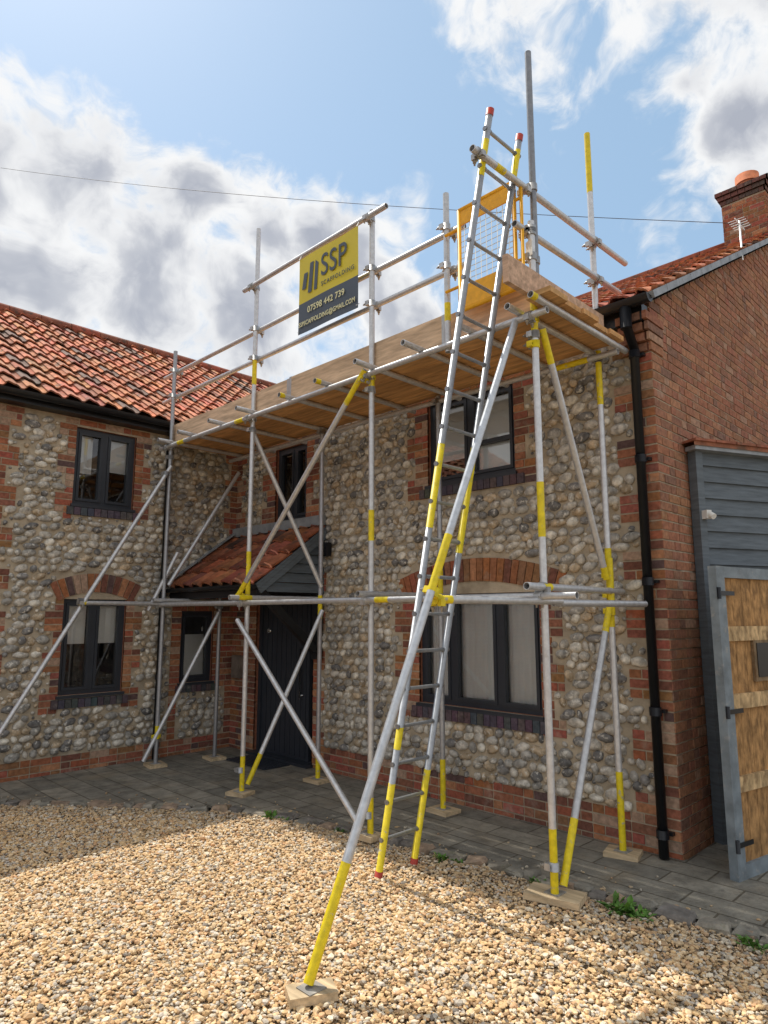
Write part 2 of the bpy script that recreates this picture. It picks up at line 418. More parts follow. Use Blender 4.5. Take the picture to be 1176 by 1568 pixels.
cyl(mb,Pm(u0+.90,.75,-.03),Pm(u0+.90,1.35,-.03),.012,mat=3); cyl(mb,Pm(u0+.90,.8,-.08),Pm(u0+.90,.8,-.03),.008,mat=3); cyl(mb,Pm(u0+.90,1.3,-.08),Pm(u0+.90,1.3,-.03),.008,mat=3)
cyl(mb,Pm(u0+.2,1.55,-.07),Pm(u0+.2,1.55,-.055),.03,mat=3)
boxP(mb,Pm,u0-.02,u1+.02,.028,.06,-.12,.10,mat=0)
mb.obj('front_door',[M_frame,M_glass,M_dark,M_steel],house)
mb=MB(); box(mb,u0+.15,u1-.25,4.62,4.97,.031,.045)
for k in range(7): box(mb,u0+.17,u1-.27,4.64+k*.045,4.66+k*.045,.045,.052)
mb.obj('door_mat',M_frame)
mb=MB(); boxP(mb,Pm,-7.90,-7.70,.93,1.22,.01,.07); boxP(mb,Pm,-7.885,-7.715,.945,1.205,.07,.078); mb.obj('meter_box',mk('meter_box_brown',(.20,.16,.13),bump=0),house)
# --- gable wall
SL=.55; EY=5.0; EZ=4.24
zt=lambda y: EZ+SL*(y-EY)-.03
mb=MB(); mb.add([Pg(5.1,0,0),Pg(11.5,0,0),Pg(18,0,0),Pg(18,4.2,0),Pg(11.5,zt(11.5),0),Pg(5.1,zt(5.1),0)],[(0,1,4,5),(1,2,3,4)]); mb.obj('gable_wall',M_mortar,house)
mb=MB()
def ext_g(v):
    y=5.1
    if v>zt(5.1)-.02: y=5.0+(v-EZ+.05)/SL
    return [(y,11.5)] if y<11.4 else []
lay(mb,Pg,0,7.75,ext_g,1)
for k in range(4):
    z=3.83+k*HC; 
    for j in range(2): boxP(mb,Pm,XG-.22+.105*j,XG-.22+.105*(j+1)-.008,z,z+.064,.01,.03+.035*k,brickcol(1))
    boxP(mb,Pg,5.1-.03-.035*k,5.3,z,z+.064,-.0,.016+.006*k,brickcol(1))
mb.obj('gable_brickwork',M_brick,house)

# --- pantile roofs
def pantiles(name,O,S,T,Lh,Lt,parent,tw=.215,g=.29,dirt=.25):
    O=Vector(O);S=Vector(S).normalized();T=Vector(T).normalized();Nn=S.cross(T).normalized()
    if Nn.z<0: Nn=-Nn
    mb=MB(); ns=int(Lh/tw)+1; ntt=int(math.ceil(Lt/g)); K=8
    prof=[.024*math.sin(2*math.pi*x/K)+.010*math.sin(4*math.pi*x/K+.6) for x in range(K+1)]
    for j in range(ntt):
        for i in range(ns):
            s0=i*tw; s1=min(s0+tw+.012,Lh)
            if s1-s0<.03: continue
            t0=j*g+U(-.009,.009); t1=min((j+1)*g+.02,Lt); dz=U(-.004,.006)
            r=R()
            c=(U(.40,.53),U(.15,.20),U(.075,.105)) if r>.35 else (U(.27,.37),U(.10,.13),U(.06,.08))
            if r<dirt*.5: c=(.16,.10,.08)
            vs=[]
            for (t,hh) in ((t0,.034),(t1,.0)):
                for k in range(K+1):
                    vs.append(O+S*(s0+(s1-s0)*k/K)+T*t+Nn*(prof[k]+hh+dz+.03))
            for k in range(K+1): vs.append(O+S*(s0+(s1-s0)*k/K)+T*t0+Nn*(prof[k]+.034+dz+.012))
            fs=[(k,k+1,K+2+k,K+1+k) for k in range(K)]+[(k,k+1,2*(K+1)+k+1,2*(K+1)+k) for k in range(K)]
            mb.add(vs,fs,c,0,[True]*K+[False]*K)
    q=[O,O+S*Lh,O+S*Lh+T*Lt,O+T*Lt]; mb.add(q,[(0,1,2,3)],(.1,.07,.05))
    mb.add([p-Nn*.04 for p in q],[(0,1,2,3)],(.1,.07,.05))
    return mb.obj(name,M_tile,parent)
p=math.atan(.70); WR=2.95/math.cos(p)
pantiles('wing_roof_tiles',(-7.80,-4,4.17),(0,1,0),(-math.cos(p),0,math.sin(p)),16,WR,house)
ridX,ridZ=-7.80-2.95,4.17+2.95*.70
mb=MB(); mb.add([(ridX,-4,ridZ),(ridX,12,ridZ),(ridX-2.95,12,4.17),(ridX-2.95,-4,4.17)],[(0,1,2,3)],(.35,.13,.07))
for k in range(36):
    y=-4+k*.45; cyl(mb,(ridX,y,ridZ+.01),(ridX,y+.44,ridZ+.01),.11+U(0,.004),12,(U(.3,.42),.12,.07))
mb.obj('wing_roof_ridge',M_tile,house)
q=math.atan(SL); ML=(11.5-4.93)/math.cos(q)
pantiles('main_roof_tiles',(-10.5,4.93,EZ-.04),(1,0,0),(0,math.cos(q),math.sin(q)),8.52,ML,house)
rz=EZ-.04+SL*(11.5-4.93)
mb=MB(); mb.add([(-10.5,11.5,rz),(-1.98,11.5,rz),(-1.98,18.2,4.2),(-10.5,18.2,4.2)],[(0,1,2,3)],(.35,.13,.07))
for k in range(19):
    x=-10.5+k*.45; cyl(mb,(x,11.5,rz+.01),(min(x+.44,-1.97),11.5,rz+.01),.12+U(0,.004),12,(U(.3,.42),.12,.07))
mb.obj('main_roof_ridge',M_tile,house)
mb=MB()
for k in range(24):
    a=k*ML/24; b=(k+1)*ML/24-.006
    T=Vector((0,math.cos(q),math.sin(q))); Nn=Vector((0,-math.sin(q),math.cos(q))); c=Vector((-2.03,4.93,EZ-.04))+T*((a+b)/2)
    obox(mb,c+Nn*.005,(1,0,0),T,Nn,.052,(b-a)/2,.028,(1,1,1))
mb.obj('roof_verge',M_lead,house)
def gutter(mb,p0,p1,out,r=.06):
    p0=Vector(p0);p1=Vector(p1);out=Vector(out);n=8;vs=[]
    for p in (p0,p1):
        for i in range(n+1):
            a=math.pi*i/n; vs.append(p+out*(r*math.cos(a))-Vector((0,0,1))*(r*math.sin(a)))
    mb.add(vs,[(i,i+1,n+2+i,n+1+i) for i in range(n)],(1,1,1),0,True)
    mb.add(vs[:n+1],[tuple(range(n+1))]); mb.add(vs[n+1:],[tuple(range(n+1))])
mb=MB(); gutter(mb,(-8,4.90,4.20),(-2.0,4.90,4.20),(0,-1,0)); box(mb,-8,-2.1,4.975,5.08,4.05,4.19)
gutter(mb,(-7.74,-4,4.15),(-7.74,4.95,4.15),(1,0,0)); box(mb,-7.99,-7.82,-4,5.0,4.05,4.14)
pts=[(-2.20,4.90,4.17),(-2.20,4.90,4.01),(-2.20,5.02,3.85),(-2.20,5.02,.04)]
for a,b in zip(pts,pts[1:]): cyl(mb,a,b,.036)
for z in (3.8,2.95,2.0,1.05,.2): cyl(mb,(-2.20,5.02,z-.03),(-2.20,5.02,z+.03),.044); box(mb,-2.26,-2.14,5.05,5.09,z-.012,z+.012)
cyl(mb,(-2.20,4.90,3.98),(-2.20,4.90,4.15),.046)
pts=[(-7.74,4.02,4.12),(-7.92,4.02,3.95),(-7.92,4.02,.04)]
for a,b in zip(pts,pts[1:]): cyl(mb,a,b,.036)
for z in (3.8,2.9,2.0,1.0,.2): cyl(mb,(-7.92,4.02,z-.03),(-7.92,4.02,z+.03),.044)
mb.obj('gutters_and_downpipes',M_black,house)
mb=MB(); cx,cy,hw=-2.96,11.5,.32; CT=8.42
Pc=[lambda u,v,w:(cx+u,cy-hw-w,v),lambda u,v,w:(cx+hw+w,cy+u,v),lambda u,v,w:(cx-hw-w,cy+u,v),lambda u,v,w:(cx+u,cy+hw+w,v)]
box(mb,cx-hw,cx+hw,cy-hw,cy+hw,6.9,CT+.21,(.4,.35,.29),1)
for Pk in Pc: lay(mb,Pk,7.2,CT-.02,lambda v:[(-hw-.008,hw+.008)],0)
for k in range(3):
    e=hw+.02+.03*k; 
    for a in range(7):
        s=2*e/7
        for Pk in [lambda u,v,w:(cx+u,cy-e-w,v),lambda u,v,w:(cx+e+w,cy+u,v)]:
            boxP(mb,Pk,-e+a*s,-e+(a+1)*s-.008,CT+k*.075,CT+k*.075+.065,-.03,0,(U(.10,.18),.08,.07))
    box(mb,cx-e,cx+e-.01,cy-e+.01,cy+e,CT+k*.075,CT+k*.075+.065,(.13,.09,.08))
cyl(mb,(cx,cy,CT+.21),(cx,cy,CT+.40),.19,20,mat=2,r1=.16); cyl(mb,(cx,cy,CT+.40),(cx,cy,CT+.54),.18,20,mat=2,r1=.18)
mb.obj('chimney',[M_brick,M_mortar,M_terr],house)
mb=MB(); cyl(mb,(-2.0,7.35,5.45),(-2.0,7.35,5.90),.009); 
for k in range(5): cyl(mb,(-2.0-.08,7.24+.05*k,5.86),(-2.0+.08,7.24+.05*k,5.86),.004,8)
cyl(mb,(-2.0,7.2,5.86),(-2.0,7.5,5.86),.006,8); mb.obj('tv_aerial',M_galv,house)

pp=math.atan(.735); PL=(5.1-4.13)/math.cos(pp)
pantiles('porch_roof_tiles',(-7.99,4.13,2.06),(1,0,0),(0,math.cos(pp),math.sin(pp)),1.95,PL-.02,house)
mb=MB(); gutter(mb,(-7.98,4.09,2.07),(-6.05,4.09,2.07),(0,-1,0),.05); box(mb,-7.98,-6.06,4.14,4.17,1.94,2.05)
box(mb,-7.98,-6.12,4.2,5.08,2.0,2.02)
for a,b in (((-6.11,4.2,2.02),(-6.11,4.98,1.35)),):
    A=Vector(a);B=Vector(b); x,y,d=frame(B-A); obox(mb,(A+B)/2,x,y,d,.04,.04,(B-A).length/2)
box(mb,-6.16,-6.07,4.98,5.07,1.25,2.0)
mb.obj('porch_gutter_and_bracket',M_black,house)
mb=MB()
for k in range(7):
    z0=2.0+k*.11; y0=max(4.17,4.15+(z0-2.03)/.735+.02)
    y1=4.15+(z0+.10-2.03)/.735+.02
    if y0<5.05: mb.add([(-6.10,y0,z0),(-6.10,5.09,z0),(-6.10,5.09,min(z0+.105,2.72)),(-6.10,min(max(y1,4.17),5.08),min(z0+.105,2.72)),(-6.075,y0,z0),(-6.075,5.09,z0)],[(0,1,2,3),(4,5,2,3),(0,1,5,4)])
T=Vector((0,math.cos(pp),math.sin(pp))); Nn=Vector((0,-math.sin(pp),math.cos(pp)))
obox(mb,Vector((-6.055,4.13,2.06))+T*(PL/2)-Nn*.04,(1,0,0),T,Nn,.012,PL/2,.06)
mb.obj('porch_cladding',M_clad,house)
mb=MB(); obox(mb,Vector((-7.95,4.13,2.06))+T*(PL/2)+Nn*.10,(1,0,0),T,Nn,.05,PL/2,.006); box(mb,-7.98,-6.05,5.03,5.085,2.80,2.92)
mb.obj('porch_lead_flashing',M_lead,house)
mb=MB(); box(mb,-6.02,-5.93,4.99,5.07,2.42,2.58); box(mb,-6.0,-5.95,4.96,4.99,2.44,2.52); mb.obj('porch_lamp',M_black,house)

# ================================================================= extension + gate
ext=empty('weatherboarded_extension')
e0=Vector((-2.02,5.70,0)); ed=Vector((.427,.904,0)).normalized(); en=Vector((.904,-.427,0)).normalized()
Pe=lambda u,v,w: tuple(e0+ed*u+en*w+Vector((0,0,v)))
mb=MB()
for k in range(22):
    z=.1+k*.137
    mb.add([Pe(0,z,.022),Pe(6,z,.022),Pe(6,z+.139,.0),Pe(0,z+.139,.0),Pe(0,z,0),Pe(6,z,0)],[(0,1,2,3),(4,5,1,0)])
boxP(mb,Pe,-.05,.02,0,3.1,-.05,.035)
mb.obj('weatherboards',M_clad,ext)
mb=MB(); boxP(mb,Pe,-.03,6,0,3.08,-3,-.004); mb.obj('extension_body',M_clad,ext)
mb=MB()
mb.add([Pe(-.12,3.12,.10),Pe(6,3.12,.10),Pe(6,4.1,-2.5),Pe(-.12,3.17,-.12),Pe(-.12,3.16,.10),Pe(6,3.16,.10)],[(0,1,2,3),(0,1,5,4)],(.36,.15,.09)); 
for k in range(28): boxP(mb,Pe,-.12+k*.22,-.12+k*.22+.21,3.155,3.175,-.15,.12,(U(.3,.4),.13,.08))
mb.obj('extension_roof',M_tile,ext)
mb=MB(); boxP(mb,Pe,-.1,6,3.09,3.125,-.02,.09); mb.obj('extension_fascia',M_lead,ext)
mb=MB(); boxP(mb,Pe,-.03,.02,2.52,2.59,.036,.09); cyl(mb,Pe(0,2.555,.09),Pe(0,2.53,.13),.024); mb.obj('security_lamp',M_white,ext)

gate=empty('wooden_gate')
g0=Vector((-1.71,4.95,0)); gd=Vector((.196,.98,0)).normalized(); gn=Vector((.98,-.196,0)).normalized()
Pq=lambda u,v,w: tuple(g0+gd*u+gn*w+Vector((0,0,v)))
mb=MB()
boxP(mb,Pq,0,.10,.01,2.09,-.03,.03); boxP(mb,Pq,1.1,1.2,.01,2.09,-.03,.03); boxP(mb,Pq,.10,1.1,2.01,2.088,-.029,.029); boxP(mb,Pq,.10,1.1,.03,.12,-.029,.029)
mb.obj('gate_frame',mk('blue_grey_paint',(.20,.235,.26),rough=.6,ns=9,na=.3,stain=((.38,.36,.33),14,.55,.75,.6)),gate)
mb=MB()
for k in range(8):
    f=U(.9,1.1); c=(.44*f,.245*f,.10*f); boxP(mb,Pq,.10+k*.125,.10+(k+1)*.125-.004,.12,2.01,-.012,.004,c)
for z in (.62,1.16,1.62): boxP(mb,Pq,.10,1.1,z-.05,z+.05,.005,.03,(.58,.40,.21))
boxP(mb,Pq,.42,.75,1.28,1.58,.005,.028,(.28,.2,.12))
mb.obj('gate_boards',M_woody,gate)
mb=MB(); boxP(mb,Pq,.45,.72,1.31,1.55,.029,.034)
for z in (.25,1.10,1.90):
    boxP(mb,Pq,.02,.20,z-.015,z+.015,.031,.038); cyl(mb,Pq(.0,z-.04,.04),Pq(.0,z+.04,.04),.014)
mb.obj('gate_hinges',M_black,gate)

# ================================================================= ground
mb=MB(); mb.add([(-120,-120,0),(120,-120,0),(120,120,0),(-120,120,0)],[(0,1,2,3)]); mb.obj('ground',M_ground)
edge=[(6,4.9),(0,4.38),(-1.37,4.24),(-2.4,4.14),(-3.28,4.03),(-4.0,3.95),(-4.68,3.83),(-5.1,3.70),(-5.55,3.49),(-6.0,3.17),(-6.38,2.84),(-6.8,2.48),(-7.17,2.13),(-7.45,1.6),(-7.6,.8),(-7.7,-4)]
mb=MB(); poly=[(x,y,.03) for x,y in edge]+[(-8.02,-4,.03),(-8.02,5.13,.03),(-2.08,5.13,.03),(-2.08,9,.03),(6,9,.03)]
from mathutils.geometry import tessellate_polygon
tri=tessellate_polygon([[Vector(p_) for p_ in poly]]); mb.add(poly,[tuple(t) for t in tri])
mb.obj('paved_path',M_pave)
mb=MB()
for (x0,y0),(x1,y1) in zip(edge,edge[1:]):
    L=math.hypot(x1-x0,y1-y0); s=0; dx,dy=(x1-x0)/L,(y1-y0)/L; an=math.atan2(dy,dx)
    while s<L:
        l=U(.08,.24); c=(x0+dx*(s+l/2)-dy*U(-.025,.02),y0+dy*(s+l/2)+dx*U(-.025,.02))
        if -8<c[0]<2 and c[1]>-1:
            q=Euler((U(-.12,.12),U(-.12,.12),an+U(-.2,.2))).to_matrix(); cc=Vector((c[0],c[1],U(.0,.014))); col=random.choice([(.25,.23,.19),(.32,.285,.23),(.20,.18,.16),(.33,.24,.17)])
            h=U(.026,.048); w=U(.035,.06)
            vs=[]
            for k,(e_,hh) in enumerate(((1,-.05),(1,h*.5),(.80,h))):
                for (a_,b_) in ((-1,-1),(1,-1),(1,1),(-1,1)): vs.append(cc+q@Vector((a_*l/2*.94*e_+U(-.010,.010),b_*w*e_+U(-.010,.010),hh+U(-.003,.003))))
            mb.add(vs,[(0,1,5,4),(1,2,6,5),(2,3,7,6),(3,0,4,7),(4,5,9,8),(5,6,10,9),(6,7,11,10),(7,4,8,11),(8,9,10,11)],col,0,[False]*9)
        s+=l
mb.obj('path_kerb',M_kerb)
ex=np.array([e[0] for e in edge][::-1]); ey=np.array([e[1] for e in edge][::-1])
n=175000; d=np.sqrt(rng.uniform(2.3**2,7.6**2,n)); r=rng.uniform(-1,1,n)*(.66*d+.35)
X=KK*(r-d); Y=KK*(r+d)
yl=np.interp(X,ex,ey); ok=(Y<yl-.03)&(X>-7.75)
# a thin scatter of stray stones on the paving beside the kerb
stray=(Y>=yl)&(Y<yl+.5)&(Y<5.0)&(X>-7.7)&(rng.uniform(0,1,n)<.05*np.exp(-(Y-yl)/.15))
onp=stray[ok|stray]; ok=ok|stray
X=X[ok];Y=Y[ok]; n=len(X); yl=yl[ok]
size=np.clip(rng.lognormal(math.log(.0082),.32,n),.004,.018)
Z=size*rng.uniform(.0,1.0,n)+.006+.006*np.sin(X*3.1+Y*1.3)*np.sin(Y*2.7-X)
Z=np.where(onp,.03+size*.5,Z)
scl=np.stack([size*rng.uniform(1.0,1.6,n),size*rng.uniform(.75,1.1,n),size*rng.uniform(.5,.85,n)],1)
ang=rng.uniform(0,6.283,n); tl=rng.normal(0,.35,n); ca,sa,ct,st=np.cos(ang),np.sin(ang),np.cos(tl),np.sin(tl)
rot=np.zeros((n,3,3)); rot[:,0,0]=ca;rot[:,0,1]=-sa*ct;rot[:,0,2]=sa*st;rot[:,1,0]=sa;rot[:,1,1]=ca*ct;rot[:,1,2]=-ca*st;rot[:,2,1]=st;rot[:,2,2]=ct
pal=np.array([(.75,.51,.26),(.80,.59,.35),(.82,.70,.52),(.64,.41,.21),(.42,.27,.15),(.54,.47,.38),(.71,.62,.51),(.74,.45,.24),(.28,.24,.20)])
pi=rng.choice(len(pal),n,p=[.24,.23,.15,.12,.06,.07,.06,.05,.02]); cols=np.clip(pal[pi]*rng.uniform(.82,1.10,(n,1)),0,.9)
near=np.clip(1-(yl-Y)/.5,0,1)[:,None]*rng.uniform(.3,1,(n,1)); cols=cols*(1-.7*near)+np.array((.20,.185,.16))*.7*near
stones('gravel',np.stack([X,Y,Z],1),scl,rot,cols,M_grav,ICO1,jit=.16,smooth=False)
def weed(x,y,s,name='weed_plant'):
    mb=MB(); nl=int(60*s/.12)
    for i in range(nl):
        a=U(0,6.28); l=s*U(.4,1); el=U(.15,1.2); w=l*.16
        dv=Vector((math.cos(a)*math.cos(el),math.sin(a)*math.cos(el),math.sin(el))); sd=Vector((-math.sin(a),math.cos(a),0))
        b=Vector((x+U(-.6,.6)*s,y+U(-.3,.3)*s,.01)); m=b+dv*l*.55; t=b+dv*l-Vector((0,0,l*.2))
        mb.add([b,m-sd*w,t,m+sd*w],[(0,1,2),(0,2,3)])
    mb.obj(name,M_leaf)
for (x,y,s) in ((-2.05,4.04,.13),(-1.93,4.05,.09),(-2.62,4.05,.07),(-3.35,3.94,.08),(-3.22,3.97,.06),(-5.05,3.66,.10),(-4.90,3.70,.06),(-1.36,4.12,.09),(-1.2,4.13,.07),(-4.35,3.84,.06)): weed(x,y,s)

# ================================================================= scaffold
scaf=empty('scaffolding')
def GV():
    g=U(.50,.64); return (g,g*1.01,g*1.03)
TR=.0242
tb=MB(); cp=MB()
def tube(p0,p1,yel=(),col=None,r=TR):
    p0=Vector(p0);p1=Vector(p1);L=(p1-p0).length;d=(p1-p0)/L; col=col or GV()
    cuts=sorted({0,L,*[max(0,min(L,(y if y>=0 else L+y))) for s in yel for y in s]})
    for a,b in zip(cuts,cuts[1:]):
        if b-a<.002: continue
        m=(a+b)/2; isy=any((s[0] if s[0]>=0 else L+s[0])<m<((s[1] if s[1]>0 else L+s[1])) for s in yel)
        cyl(tb,p0+d*a,p0+d*b,r+(.0004 if isy else 0),16,col,1 if isy else 0,caps=False)
    for p,s in ((p0,-1),(p1,1)):
        x,y,_=frame(d); n=16; vs=[]
        for rr,off in ((r,0),(r*.84,0),(r*.84,-.05*s)):
            for i in range(n):
                a=6.28318*i/n; vs.append(p+x*(rr*math.cos(a))+y*(rr*math.sin(a))+d*off)
        fs=[(i,(i+1)%n,n+(i+1)%n,n+i) for i in range(n)]+[(n+i,n+(i+1)%n,2*n+(i+1)%n,2*n+i) for i in range(n)]
        tb.add(vs,fs,col,0); tb.add(vs[2*n:],[tuple(range(n))],(.03,.03,.03),0)
def coup(p,a,b=None,yellow=False):
    p=Vector(p); x,y,d=frame(a); m=1 if yellow else 0; c=tuple([U(.34,.5)]*3)
    cyl(cp,p-d*.026,p+d*.026,.0325,12,c,m)
    for s in (-1,1):
        f=p+x*.034*s; obox(cp,f+y*.02,x,y,d,.014,.02,.020,c,m)
        cyl(cp,f+y*.0,f+y*.075,.0065,8,(.4,.38,.35)); cyl(cp,f+y*.045,f+y*.058,.0125,6,(.4,.38,.35))
SA=(-2.39,3.87); SB=(-4.02,3.87); SC=(-5.82,3.87); SG=(-7.58,3.86)
IF=(-2.445,4.895); IE=(-4.06,4.80); ID=(-5.70,4.72); IH=(-7.45,4.55)
ZL=1.87; ZP=3.79; R1=4.46; R2=4.79; R3=5.26
def std(xy,z1,yel=(),z0=.06,col=None): tube((xy[0],xy[1],z0),(xy[0],xy[1],z1),yel,col)
std(SA,4.52,[(0,.38),(2.2,2.57),(3.6,4.05)])
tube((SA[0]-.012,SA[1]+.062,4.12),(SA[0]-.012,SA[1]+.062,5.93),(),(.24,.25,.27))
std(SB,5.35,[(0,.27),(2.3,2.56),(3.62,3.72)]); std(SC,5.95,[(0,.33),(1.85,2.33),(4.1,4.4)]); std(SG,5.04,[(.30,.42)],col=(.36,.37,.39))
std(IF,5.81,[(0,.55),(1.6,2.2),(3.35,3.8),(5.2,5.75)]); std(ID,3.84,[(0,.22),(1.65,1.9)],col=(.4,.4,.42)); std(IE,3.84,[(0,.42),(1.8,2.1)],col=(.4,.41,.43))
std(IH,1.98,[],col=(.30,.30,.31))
tube((-3.14,3.84,3.75),(-3.14,3.84,5.08),[(.25,.4)])
tube((-7.75,3.81,ZL),(-2.12,3.81,ZL),[(3.85,4.0)]); tube((-7.75,3.81,ZP),(-5.0,3.81,ZP),[(.45,.6),(1.7,1.85)]); tube((-5.0,3.81,ZP),(-2.25,3.81,ZP),[])
tube((-7.7,4.78,ZP),(-5.1,4.78,ZP)); tube((-5.1,4.78,ZP),(-2.25,4.84,ZP),[(2.3,2.6)])
for z in (R1,R2): tube((-7.95,3.92,z),(-5.2,3.92,z)); tube((-5.2,3.92,z),(-3.02,3.92,z))
tube((-5.98,3.81,R3),(-3.78,3.81,R3),())
tube((-2.43,3.25,R2),(-2.39,5.38,R2),[(.25,.35)]); tube((-2.43,3.72,R1),(-2.39,5.22,R1),[])
for x in (-7.5,-7.0,-6.35,-5.75,-5.1,-4.55,-3.95,-3.4,-2.9,-2.47,-2.26):
    tube((x,3.60+U(0,.08),3.838),(x,5.0,3.838),[(0,.06)] if R()<.3 else ())
tube((-2.36,3.62,1.93),(-2.42,5.05,1.93),[(.2,.3)]); tube((-2.40,4.0,1.83),(-2.2,4.95,1.83),[])
tube((-5.76,3.62,ZL+.05),(-5.72,4.95,ZL+.05),[(.1,.25)]); tube((-7.52,3.7,1.92),(-7.45,4.8,1.92)); tube((-4.0,3.7,1.92),(-4.03,4.95,1.92))
tube((-5.86,3.77,1.92),(-4.0,3.77,3.82),[(0,.22),(-.35,0)])
tube((-5.84,3.77,1.70),(-4.02,3.77,.12),[]) 
tube((-5.66,4.72,1.80),(-5.80,3.92,.12),[(-.3,0)]) ; 
tube((-5.88,3.92,3.66),(-5.66,4.70,2.05),[])
tube((-2.36,3.92,3.72),(-2.42,4.80,2.02),[(0,.25),(-.1,0)]); tube((-2.42,4.82,1.80),(-2.36,3.92,.10),[(0,.2),(-.4,0)])
tube((-2.42,4.86,1.75),(-2.42,4.86,2.18),[(0,.43)])
tube((-2.63,2.14,.08),(-2.50,3.80,3.78),[(0,.52),(1.98,2.35)],(.55,.58,.62))
tube((-2.60,3.02,ZL-.03),(-2.33,3.98,ZL-.03),[(0,.12)])
tube((-7.55,3.86,3.55),(-7.55,1.88,.05),[]) ; tube((-7.55,2.86,1.88),(-7.55,3.95,1.88),[(0,.08)])
tube((-7.55,3.90,2.1),(-7.48,4.78,3.6),[]) ; tube((-7.42,4.52,1.78),(-7.60,3.72,.10),[])
tube((-7.63,3.70,1.80),(-7.55,4.0,2.5),[])
for xy in (SA,SB,SC,SG):
    for z in (ZL,ZP): coup((xy[0],xy[1],z-.0),(0,0,1),(1,0,0),R()<.25); coup((xy[0]+.0,3.81,z),(1,0,0))
    coup((xy[0],xy[1],ZP-.12),(0,0,1))
for xy in (SB,SC,SG):
    for z in (R1,R2): coup((xy[0],xy[1],z),(0,0,1)); coup((xy[0],3.92,z),(1,0,0))
for x in (SB[0],SC[0]): coup((x,3.86,R3),(0,0,1)); coup((x,3.81,R3),(1,0,0))
for z in (R1,R2): coup((-3.14,3.84,z),(0,0,1)); coup((-3.15,3.92,z),(1,0,0)); coup((SA[0],SA[1],z if z<4.5 else 4.44),(0,0,1)); coup((-2.43,3.86,z),(0,1,0)); coup((IF[0],IF[1],z),(0,0,1)); coup((-2.40,4.86,z),(0,1,0))
coup((SA[0]-.012,SA[1]+.062,R2+.03),(0,0,1)); coup((SA[0]-.012,SA[1]+.062,4.25),(0,0,1)); coup((SA[0],SA[1],4.25),(0,0,1)); coup((-2.43,3.32,R2),(0,1,0)); 
for xy in (IF,ID,IE):
    for z in (1.9,ZP): coup((xy[0],xy[1],z),(0,0,1),None,R()<.4)
coup((IF[0],IF[1],2.05),(0,0,1),None,True); coup((IF[0],IF[1],1.78),(0,0,1),None,True)
coup((-2.575,2.98,1.88),(.05,.4,.9),None,True); coup((-2.59,3.03,1.84),(0,1,0),None,True)
coup((SA[0],SA[1],.22),(0,0,1)); coup((-5.83,3.86,.26),(0,0,1)); coup((-4.03,3.86,.2),(0,0,1)); coup((-7.58,3.86,.36),(0,0,1),None,True)
coup((-5.85,3.79,1.95),(1,0,1),None,True); coup((-4.05,3.78,3.76),(1,0,1),None,True); coup((-7.55,2.88,1.9),(0,1,0)); coup((-7.55,3.8,3.45),(0,0,1)); coup((IH[0],IH[1],1.85),(0,0,1))
coup((SA[0],SA[1],3.6),(0,0,1),None,True); coup((-2.38,3.84,1.93),(0,1,0))
tb.obj('scaffold_tubes',[M_galv,M_yel],scaf); cp.obj('scaffold_couplers',[M_galv,M_yel],scaf)
mb=MB(); obox(mb,(SA[0]+.0,SA[1]-.035,4.30),(1,-.4,0),(.4,1,0),(0,0,1),.035,.003,.06); mb.obj('inspection_tag',M_white,scaf)
wc=lambda f=1: (U(.60,.70)*f,U(.45,.52)*f,U(.29,.34)*f)
mb=MB(); 
for k in range(4):
    y=3.955+k*.229
    for a,b in ((-7.72,-5.3),(-5.3,-2.95),(-2.95,-2.20+U(-.03,.05))):
        dz=U(0,.004); f=U(.85,1.1); box(mb,a+.004,b-.004,y,y+.222,3.864+dz,3.902+dz,(.62*f,.35*f,.15*f))
# outer board only past the corner standard, where no toe board stands
box(mb,-2.36,-2.17,3.72,3.945,3.866,3.904,(.60,.36,.16))
# outer toe boards stand on the transoms, just inside the standards
box(mb,-7.66,-5.25,3.905,3.940,3.866,4.095,wc()); box(mb,-5.30,-3.22,3.902,3.900+.037,3.872,4.11,wc()) if False else box(mb,-5.245,-3.22,3.902,3.938,3.868,4.105,wc()); box(mb,-3.215,-2.38,3.906,3.941,3.866,4.09,wc())
box(mb,-2.375,-2.335,3.48,4.80,3.906,4.10,wc(.9))
box(mb,-7.72,-7.685,3.98,4.8,3.907,4.12,wc())
mb.obj('scaffold_boards',M_wood,scaf)
mb=MB()
for (xa,xb,ya,yb,za_,zb_) in ((-5.285,-5.252,3.903,3.942,3.864,4.097),(-5.243,-5.21,3.900,3.940,3.866,4.107),(-3.253,-3.222,3.900,3.940,3.866,4.107),(-3.213,-3.18,3.904,3.943,3.864,4.092)): box(mb,xa,xb,ya,yb,za_,zb_,(.42,.42,.42))
mb.obj('board_end_bands',M_galv,scaf)
mb=MB()
def sole(x,y,lx,ly,a):
    c=math.cos(a);s=math.sin(a); obox(mb,(x,y,.042),(c,s,0),(-s,c,0),(0,0,1),lx,ly,.019,(.60,.46,.29))
    box(mb,x-.05,x+.05,y-.05,y+.05,.0615,.066,(.35,.33,.3))
sole(-2.40,3.89,.17,.10,.25); sole(-2.62,2.15,.11,.065,1.1); sole(-4.05,3.86,.11,.08,.1); sole(-5.83,3.86,.11,.09,.3)
for xy in (IF,IE,ID,SG,IH): sole(xy[0],xy[1],.12,.10,U(-.3,.3))
mb.obj('sole_boards',M_wood,scaf)

